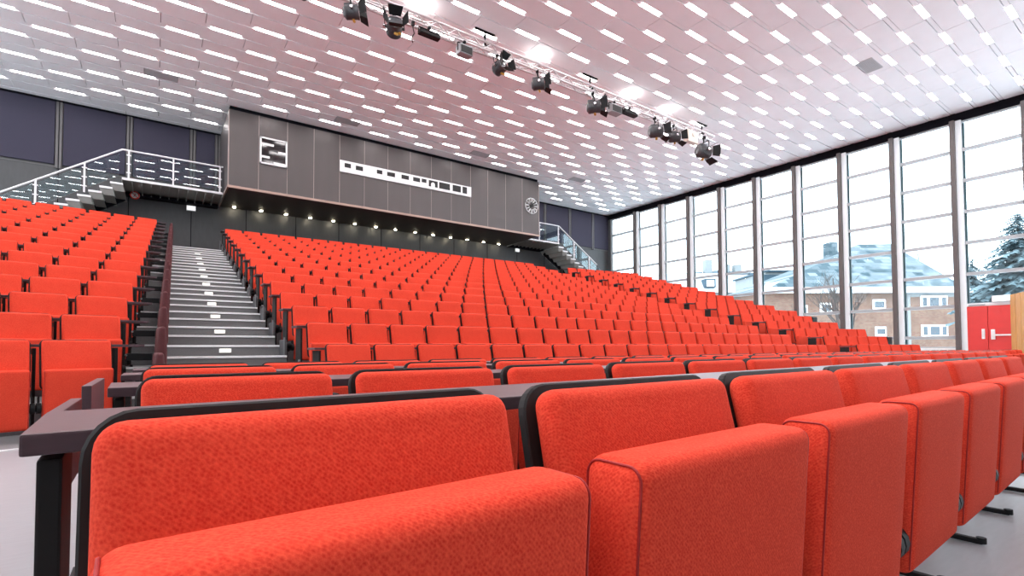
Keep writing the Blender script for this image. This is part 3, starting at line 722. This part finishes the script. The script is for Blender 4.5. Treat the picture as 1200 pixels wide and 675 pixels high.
for k, x in enumerate((6.50, 10.05, 15.40)):
    s = thing('truss_hanger', 'black T bracket hanging the truss from the ceiling, %s from the left' % ORD[k+1], 'hanger', (x, TY, ZC), 0, 'truss hangers')
    b = MB(); b.bbox(-.28, .28, -.03, .03, -.035, 0, .005); b.build('ceiling_bar', BMET, s)
    b = MB(); b.tube([(0, 0, -.03), (0, 0, -.32)], .014, 8); b.tube([(0, 0, -.08), (0, 0, -.17)], .03, 8); b.build('rod', BMET, s)
    b = MB(); b.tube([(-.02, 0, -.33), (.10, 0, -.33)], .035, 8); b.build('clamp', BMET, s)
def fresnel():
    r = thing('stage_spotlight', 'x', 'spotlight', (0, 0, 0))
    b = MB(); b.tube([(0, 0, .03), (0, 0, -.10)], .018, 8); b.bbox(-.035, .035, -.04, .04, .0, .07, .008); b.build('clamp', BMET, r)
    b = MB()
    b.tube([(-.20, 0, -.36), (-.20, 0, -.12), (-.17, 0, -.10), (.17, 0, -.10), (.20, 0, -.12), (.20, 0, -.36)], .011, 6); b.build('yoke', BMET, r)
    b = MB(); b.tube([(0, .20, -.34), (0, .17, -.34), (0, .15, -.34), (0, -.10, -.34), (0, -.12, -.34), (0, -.15, -.34)], [.09, .12, .155, .155, .165, .165], 18)
    for k in range(5): b.tube([(0, .13-.04*k, -.34), (0, .118-.04*k, -.34)], .162, 18)
    b.bbox(-.10, .10, -.04, .16, -.22, -.17, .01); b.tube([(-.21, 0, -.34), (-.15, 0, -.34)], .03, 10); b.tube([(.15, 0, -.34), (.21, 0, -.34)], .03, 10)
    h_ = b.build('housing', DGREY, r)
    b = MB(); b.tube([(0, .18, -.42), (0, .18, -.34)], .03, 8); b.build('power_inlet', GREY, h_)
    b = MB(); b.tube([(0, -.152, -.34), (0, -.163, -.34), (0, -.172, -.34)], [.14, .11, .02], 20); b.build('lens', LENS, r)
    for k in range(4):
        b = MB(); a = PI/2*k; ca, sa = math.cos(a), math.sin(a)
        def Q(u, o_, d): return (ca*o_-sa*u, d, -.34+sa*o_+ca*u)
        v = [Q(-.12, .15, -.165), Q(.12, .15, -.165), Q(.16, .25, -.33), Q(-.16, .25, -.33)]; v2 = [Q(-.12, .155, -.163), Q(.12, .155, -.163), Q(.16, .256, -.326), Q(-.16, .256, -.326)]
        b.add(v+v2, [(0, 1, 2, 3), (7, 6, 5, 4), (0, 4, 5, 1), (1, 5, 6, 2), (2, 6, 7, 3), (3, 7, 4, 0)]); b.build('barn_door', BMET, r)
    b = MB(); b.tube([(.10, -.02, -.50), (.10, -.03, -.51)], .03, 10); b.tube([(.0, -.0, -.49), (.06, -.02, -.53)], .03, 8); b.build('amber_tag', GOLD, r)
    b = MB(); b.tube([(-.20, 0, -.34), (-.24, 0, -.34)], .035, 10); b.build('knob', CHROME, r)
    return r
fr0 = fresnel(); reg(fr0)
hang = TZc-TA-.055
specs = [(2.25, 0.55, -.25, .86, 'dark stage spotlight cut by the top edge, leftmost on the truss'), (3.17, 1.15, -.15, .95, 'dark stage spotlight turned right, second from the left'), (4.12, -.30, -.30, 1.1, 'largest looking stage spotlight facing the viewer, third from the left'),
         (6.80, .25, -.25, 1.0, 'stage spotlight with bright lens right of the first flood box'), (8.05, .95, -.1, 1.0, 'stage spotlight turned right below the middle of the truss'), (10.05, .9, -.1, 1.15, 'stage spotlight just below the second T hanger'),
         (12.75, 1.05, -.1, 1.25, 'stage spotlight with open flaps, left one of the close pair'), (13.68, 1.1, -.1, 1.1, 'stage spotlight with open flaps, right one of the close pair'), (15.35, 1.25, .05, 1.45, 'stage spotlight with wide open barn doors at the right end of the truss')]
for k, (x, rz, rx, sc, lab) in enumerate(specs):
    loc = (x, TY-TA, hang)
    if k == 0: o = fr0; o.location = loc; o['label'] = lab; o['group'] = 'stage spotlights on the truss'
    else: o = dup(fr0, loc, rz, lab, 'stage spotlights on the truss')
    o.rotation_euler = (rx, 0, rz); o.scale = (sc*.92,)*3
def flood(x, w, h_, d_, rx, lab, m, grp='flood boxes on the truss'):
    t = thing('flood_light', lab, 'flood light', (x, TY-TA, hang), 0, grp)
    b = MB(); b.bbox(-w/2, w/2, -d_/2, d_/2, -h_-.08, -.08, .01); b.build('housing', m, t)
    b = MB(); b.bbox(-w/2+.02, w/2-.02, -d_/2-.012, -d_/2, -h_-.06, -.12, .004); b.build('front_glass', BLACK, t)
    b = MB(); b.bbox(-w/2-.012, -w/2, -.02, .02, -h_*.6-.08, -.02, .003); b.bbox(w/2, w/2+.012, -.02, .02, -h_*.6-.08, -.02, .003); b.bbox(-w/2, w/2, -.02, .02, -.03, -.015, .003); b.tube([(0, 0, -.02), (0, 0, .05)], .02, 8); b.bbox(-.03, .03, -.035, .035, .0, .06, .006); b.build('bracket', BMET, t)
flood(4.95, .50, .09, .14, 0, 'slim black flood bar on the truss left of the grey flood box', BMET)
flood(5.86, .34, .22, .22, 0, 'grey flood box with black front between two spotlights', GREY)
flood(10.92, .42, .24, .24, 0, 'grey flood box right of the second hanger', GREY)
flood(11.58, .58, .10, .16, 0, 'slim black flood bar right of the second flood box', BMET)
b = MB(); b.bbox(-.27, .27, -.10, .10, -.30, .10, .02); b.bbox(-.05, .05, -.12, -.10, -.1, 0, .005)
tag(b.build('control_case', BEIGE, None, (14.62, TY-.1, hang-.02)), 'beige control case clamped on the truss near its right end', 'case')
b = MB(); b.tube([(0, 0, .1), (0, 0, -.12), (.03, 0, -.22), (-.04, 0, -.36), (0, 0, -.44)], .012, 6); b.bbox(-.03, .03, -.03, .03, -.06, .04, .006)
tag(b.build('hanging_clamp', BMET, None, (4.56, TY-TA, hang)), 'thin loose clamp and cable hanging by the big spotlight', 'clamp', 'clamps with cable on the truss')
b = MB(); b.tube([(0, 0, .1), (0, 0, -.10), (-.05, 0, -.2), (.02, 0, -.32), (-.03, 0, -.38)], .012, 6); b.bbox(-.03, .03, -.03, .03, -.06, .04, .006)
tag(b.build('hanging_clamp', BMET, None, (8.42, TY-TA, hang)), 'thin loose clamp and cable beside the middle spotlight', 'clamp', 'clamps with cable on the truss')
# uplights lying on the truss wash the ceiling
for k, x in enumerate((4.82, 8.17, 11.77, 13.56)):
    t = thing('uplight', 'small uplight on top of the truss whitening the ceiling, %s from the left' % ORD[k+1], 'uplight', (x, TY, TZc+TA+.02), 0, 'uplights on the truss')
    b = MB(); b.bbox(-.09, .09, -.06, .06, 0, .05, .008); b.build('housing', WHITE, t)
    b = MB(); b.box(-.075, .075, -.045, .045, .05, .052); b.build('lamp_glass', mat('uplight_glass', (.9, .9, .9), .3, emit=(1, .97, .95), estr=12), t)
    ld = bpy.data.lights.new('uplight_beam', 'AREA'); ld.energy = 2.2; ld.size = .12; ld.color = (1, .97, .95)
    lo = bpy.data.objects.new('uplight_beam', ld); C.objects.link(lo); lo.parent = t; lo.location = (0, 0, .06); lo.rotation_euler = (PI, 0, 0)

# ------------------------------------------------------------------ outside
g = MB(); g.box(XW+.3, 200, -60, 160, -1.2, -.9); g.box(-200, XL_-.3, -60, 160, -1.2, -.9); struct('ground', g, GSNOW, 'snowy ground outside the windows', 'ground')
AX = Vector((math.cos(YAW), -math.sin(YAW), 0)); DX = Vector((math.sin(YAW), math.cos(YAW), 0))
def lc(x, y, d):   # pixel at depth d -> (lateral, height)
    r = ray(x, y); k = d/(r.x*DX.x+r.y*DX.y); return (r*k).dot(AX), r.z*k
def house(name, label, d, depth, parts_):
    return thing(name, label, 'building', (DX*d)[:], -YAW)
# brick house
D = 45
t = house('brick_house', 'pink brick house with snowy hipped roof and white windows behind the right windows', D, 12, None)
xl = lc(897, 350, D)[0]; xr = lc(1122, 350, D)[0]; ze = lc(1090, 340, D)[1]; zw = -1.2
zr = lc(1010, 288, D)[1]+.2
b = MB(); b.box(xl, xr, 0, 12, zw, ze); b.build('walls', XBRICK, t)
rx0, rx1 = lc(1006, 290, D+6)[0], lc(1044, 290, D+6)[0]; zr = lc(1020, 286, D+6)[1]
v = [(xl-.6, -.7, ze-.1), (xr+.6, -.7, ze-.1), (xr+.6, 12.7, ze-.1), (xl-.6, 12.7, ze-.1), (rx0, 6, zr), (rx1, 6, zr)]
b = MB(); b.add(v, [(0, 1, 5, 4), (1, 2, 5), (2, 3, 4, 5), (3, 0, 4)]); b.build('roof', XTILE, t)
b = MB(); b.bbox(xl-.7, xr+.7, -.8, -.6, ze-.3, ze-.02, .02); b.add([(xl-.65, -.75, ze+.03), (xr+.65, -.75, ze+.03), (xr-.6, .9, ze+.85), (xl+.6, .9, ze+.85), (xl-.65, -.7, ze-.1), (xr+.65, -.7, ze-.1)], [(0, 1, 2, 3), (0, 4, 5, 1)]); b.build('snow_edge', SNOW, t)
cx = lc(977, 296, D+5)[0]; b = MB(); b.bbox(cx-.45, cx+.45, 5, 6, ze+1.0, lc(977, 286, D+5)[1]+.2, .03); b.build('chimney', XTILE, t)
b = MB(); x_ = lc(1076, 300, D+6)[0]; b.tube([(x_, 6, ze+1), (x_, 6, lc(1076, 296, D+6)[1])], .06, 6); b.build('antenna', XDARK, t)
def win(x0, y0, x1, y1, n=1, par=None, Dd=D):
    a, zt = lc(x0, y0, Dd); c_, zb_ = lc(x1, y1, Dd); b = MB(); b.bbox(a, c_, -.12, .02, zb_, zt, .02); fr_ = b.build('window', WHITE, par)
    ww = (c_-a); m_ = .14
    cuts = [0, .27, .73, 1] if n == 3 else [0, 1]
    for u, w_ in zip(cuts[:-1], cuts[1:]):
        g_ = MB(); g_.box(a+ww*u+m_, a+ww*w_-m_, -.15, -.1, zb_+m_*1.3, zt-m_*1.3); g_.build('pane', XGLASS, fr_)
for q in ((1078, 346.5, 1109.5, 361, 3), (1079, 380.5, 1110, 395, 3), (960.5, 355, 974, 367, 1), (1022, 351, 1037, 363, 1), (1025, 383, 1038, 394, 1), (932, 358, 946, 370, 1)): win(*q, par=t)
b = MB(); a, z_ = lc(1062, 337, D); c_, z2 = lc(1062, 352, D); b.box(a, xr, -.05, 0, z2+.3, z_); b.box(a, a+.25, -.1, 0, zw, ze); b.build('render_band', XWALL, t)
# white mansard house
D2 = 72
t = house('white_house', 'white house with blue slate roof and chimneys behind the middle windows', D2, 14, None)
xl, xr = lc(770, 340, D2)[0], lc(903, 340, D2)[0]; ze = lc(860, 343, D2)[1]; zt = lc(860, 318, D2)[1]
b = MB(); b.box(xl, xr, 0, 12, zw, ze); b.build('walls', XWALL, t)
v = [(xl-.5, -.4, ze), (xr+.3, -.4, ze), (xr+.3, 12, ze), (xl-.5, 12, ze), (xl+1, 2, zt), (xr-2.2, 2, zt), (xr-2.2, 10, zt), (xl+1, 10, zt)]
b = MB(); b.add(v, [(0, 1, 5, 4), (1, 2, 6, 5), (2, 3, 7, 6), (3, 0, 4, 7), (4, 5, 6, 7)]); b.build('mansard_roof', SNOW, t)
xm = lc(783, 330, D2)[0]
v = [(xl+.6, 1.6, zt-.9), (xr-1.2, 1.6, zt), (xr-1.2, 10.4, zt), (xl+.6, 10.4, zt-.9), (xl+4, 6, zt+.5), (xr-5, 6, zt+1.1)]
b = MB(); b.add(v, [(0, 1, 5, 4), (1, 2, 5), (2, 3, 4, 5), (3, 0, 4)]); b.build('slate_cap', XDARK, t)
for x in (843.5, 866, 880):
    a, z_ = lc(x, 306 if x > 850 else 300, D2); b = MB(); b.bbox(a-.5, a+.5, 4, 5.2, zt-.3, z_+.2, .04); b.build('chimney', XWALL, t)
for q in ((825, 327, 838, 337), (885, 319, 893, 330)):
    a, z1_ = lc(q[0], q[1], D2); c_, z0_ = lc(q[2], q[3], D2); b = MB(); b.bbox(a, c_, -.3, 2.5, z0_, z1_, .03); dm = b.build('dormer', XDARK, t)
    b = MB(); b.box(a+.25, c_-.25, -.36, -.28, z0_+.15, z1_-.2); b.build('pane', WHITE, dm)
# pale flat block
D3 = 59
t = house('pale_block', 'pale flat roofed block between the white house and the brick house', D3, 10, None)
a, z_ = lc(897, 320, D3); c_, z2 = lc(935, 322, D3); b = MB(); b.box(a, c_, 0, 8, zw, lc(920, 319, D3)[1]); b.build('walls', XWALL, t)
m_ = lc(914, 320, D3)[0]
b = MB(); b.box(a-1.5, m_, -.1, 0, lc(900, 333, D3)[1], lc(900, 322, D3)[1]); b.build('blue_glazing', XDARK, t)
b = MB(); b.bbox(a-.3, c_+.6, -.4, 8.2, lc(920, 319, D3)[1], lc(920, 317, D3)[1], .03); b.build('roof_slab', XDARK, t)
# blue-grey building far right
D4 = 60
t = house('blue_grey_building', 'blue grey low building behind the red door bay', D4, 8, None)
a = lc(1131, 330, D4)[0]; c_ = lc(1215, 330, D4)[0]
b = MB(); b.box(a, c_, 0, 8, zw, lc(1140, 333, D4)[1]); b.build('walls', XDARK, t)
b = MB()
for k in range(9): x_ = a+.6+k*1.4; b.bbox(x_, x_+.5, -.1, .02, lc(1140, 356, D4)[1], lc(1140, 336, D4)[1], .02)
b.build('pale_pilasters', XWALL, t)
b = MB(); b.bbox(a-.3, c_, -.4, 8, lc(1140, 333, D4)[1], lc(1140, 331, D4)[1], .02); b.build('snow_cap', SNOW, t)
# bare trees
def bare_tree(px, py_top, d, spread, label, seed, lean=0):
    rd = random.Random(seed); x, zt = lc(px, py_top, d); base = AX*x+DX*d
    t = thing('bare_tree', label, 'tree', (base.x, base.y, -.95), 0, 'leafless trees outside the windows'); H = zt+.95
    b = MB()
    def br(p, dr, L, r, lv):
        pts = [p]; q = p; d_ = dr.copy(); n = 4
        for k in range(n):
            d_ = (d_+Vector((rd.uniform(-.22, .22), rd.uniform(-.22, .22), rd.uniform(-.05, .16)))).normalized(); q = q+d_*L/n; pts.append(q)
        b.tube(pts, [r*(1-.6*k/n) for k in range(n+1)], 4 if lv > 1 else 6, 0, False)
        if lv >= 4: return
        for k in range(4 if lv else 6):
            f0 = rd.uniform(.3, 1); i = min(n-1, int(f0*n)); pp = pts[i].lerp(pts[i+1], f0*n-i)
            ang = rd.uniform(0, 2*PI); sd = Vector((math.cos(ang), math.sin(ang), rd.uniform(.1, .9)))*spread
            br(pp, (d_+sd).normalized(), L*rd.uniform(.45, .68), r*.45, lv+1)
    br(Vector((0, 0, 0)), Vector((lean, 0, 1)).normalized(), H*.55, H*.022, 0)
    b.build('branches', BARK, t)
bare_tree(1000, 318, 27, 1.0, 'bare tree with spreading branches in front of the brick house', 3)
bare_tree(985, 300, 36, .9, 'taller bare tree left of the brick house roof ridge', 5)
bare_tree(906, 348, 33, 1.2, 'low bushy bare tree left of the brick house', 8)
bare_tree(880, 352, 40, 1.1, 'low bare tree in front of the white house', 13)
bare_tree(730, 304, 50, 1.2, 'pale bare tree in the far window corner', 11)
bare_tree(757, 312, 46, 1.2, 'bare tree in the second window bay from the corner', 12)
def conifer(px, py_top, d, wide, label, seed):
    rd = random.Random(seed); x, zt = lc(px, py_top, d); base = AX*x+DX*d; H = zt+.95
    t = thing('conifer', label, 'tree', (base.x, base.y, -.95), 0, 'conifers outside the windows')
    b = MB(); b.tube([(0, 0, 0), (0, 0, H)], [H*.02, H*.003], 7); b.build('trunk', BARK, t)
    b = MB(); n = 46
    for k in range(n):
        f0 = k/n; z = H*(.34+.66*f0); R = wide*.8*(1-f0)**.8*(.75+.4*rd.random())+.06*wide
        m = int(9+8*(1-f0))
        for i in range(m):
            a = 2*PI*i/m+rd.random(); L = R*rd.uniform(.6, 1.1); dr = Vector((math.cos(a), math.sin(a), 0)); sd = Vector((-math.sin(a), math.cos(a), 0))
            w_ = L*.20+.05
            for s in range(5):
                f1 = s/5; p = dr*L*f1+Vector((0, 0, z-L*.28*f1**1.3)); q = dr*L*(f1+.28)+Vector((0, 0, z-L*.28*(f1+.28)**1.3-.02))
                wd = w_*(1-.6*f1)*rd.uniform(.7, 1.2); dn = Vector((0, 0, -.35*wd))
                b.add([p, q+sd*wd+dn, q+dr*.06, q-sd*wd+dn], [(0, 1, 2), (0, 2, 3)])
    b.build('foliage', NEED, t)
conifer(1192, 248, 30, 3.4, 'tall frosty conifer at the right edge of the windows', 1)
conifer(1139, 302, 52, 3.4, 'small conifer right of the last tall window post', 2)
conifer(1222, 262, 44, 4.2, 'second frosty conifer behind the tall one at the right edge', 4)

# ------------------------------------------------------------------ world and view
wd = bpy.data.worlds.new('overcast_sky'); bpy.context.scene.world = wd; wd.use_nodes = True
bg = wd.node_tree.nodes['Background']; bg.inputs[0].default_value = (.84, .93, 1.0, 1); bg.inputs[1].default_value = 5.0
sc = bpy.context.scene
sc.view_settings.view_transform = 'Standard'; sc.view_settings.look = 'None'
sc.view_settings.gamma = 1; sc.view_settings.use_curve_mapping = False
sc.view_settings.exposure = 0.24
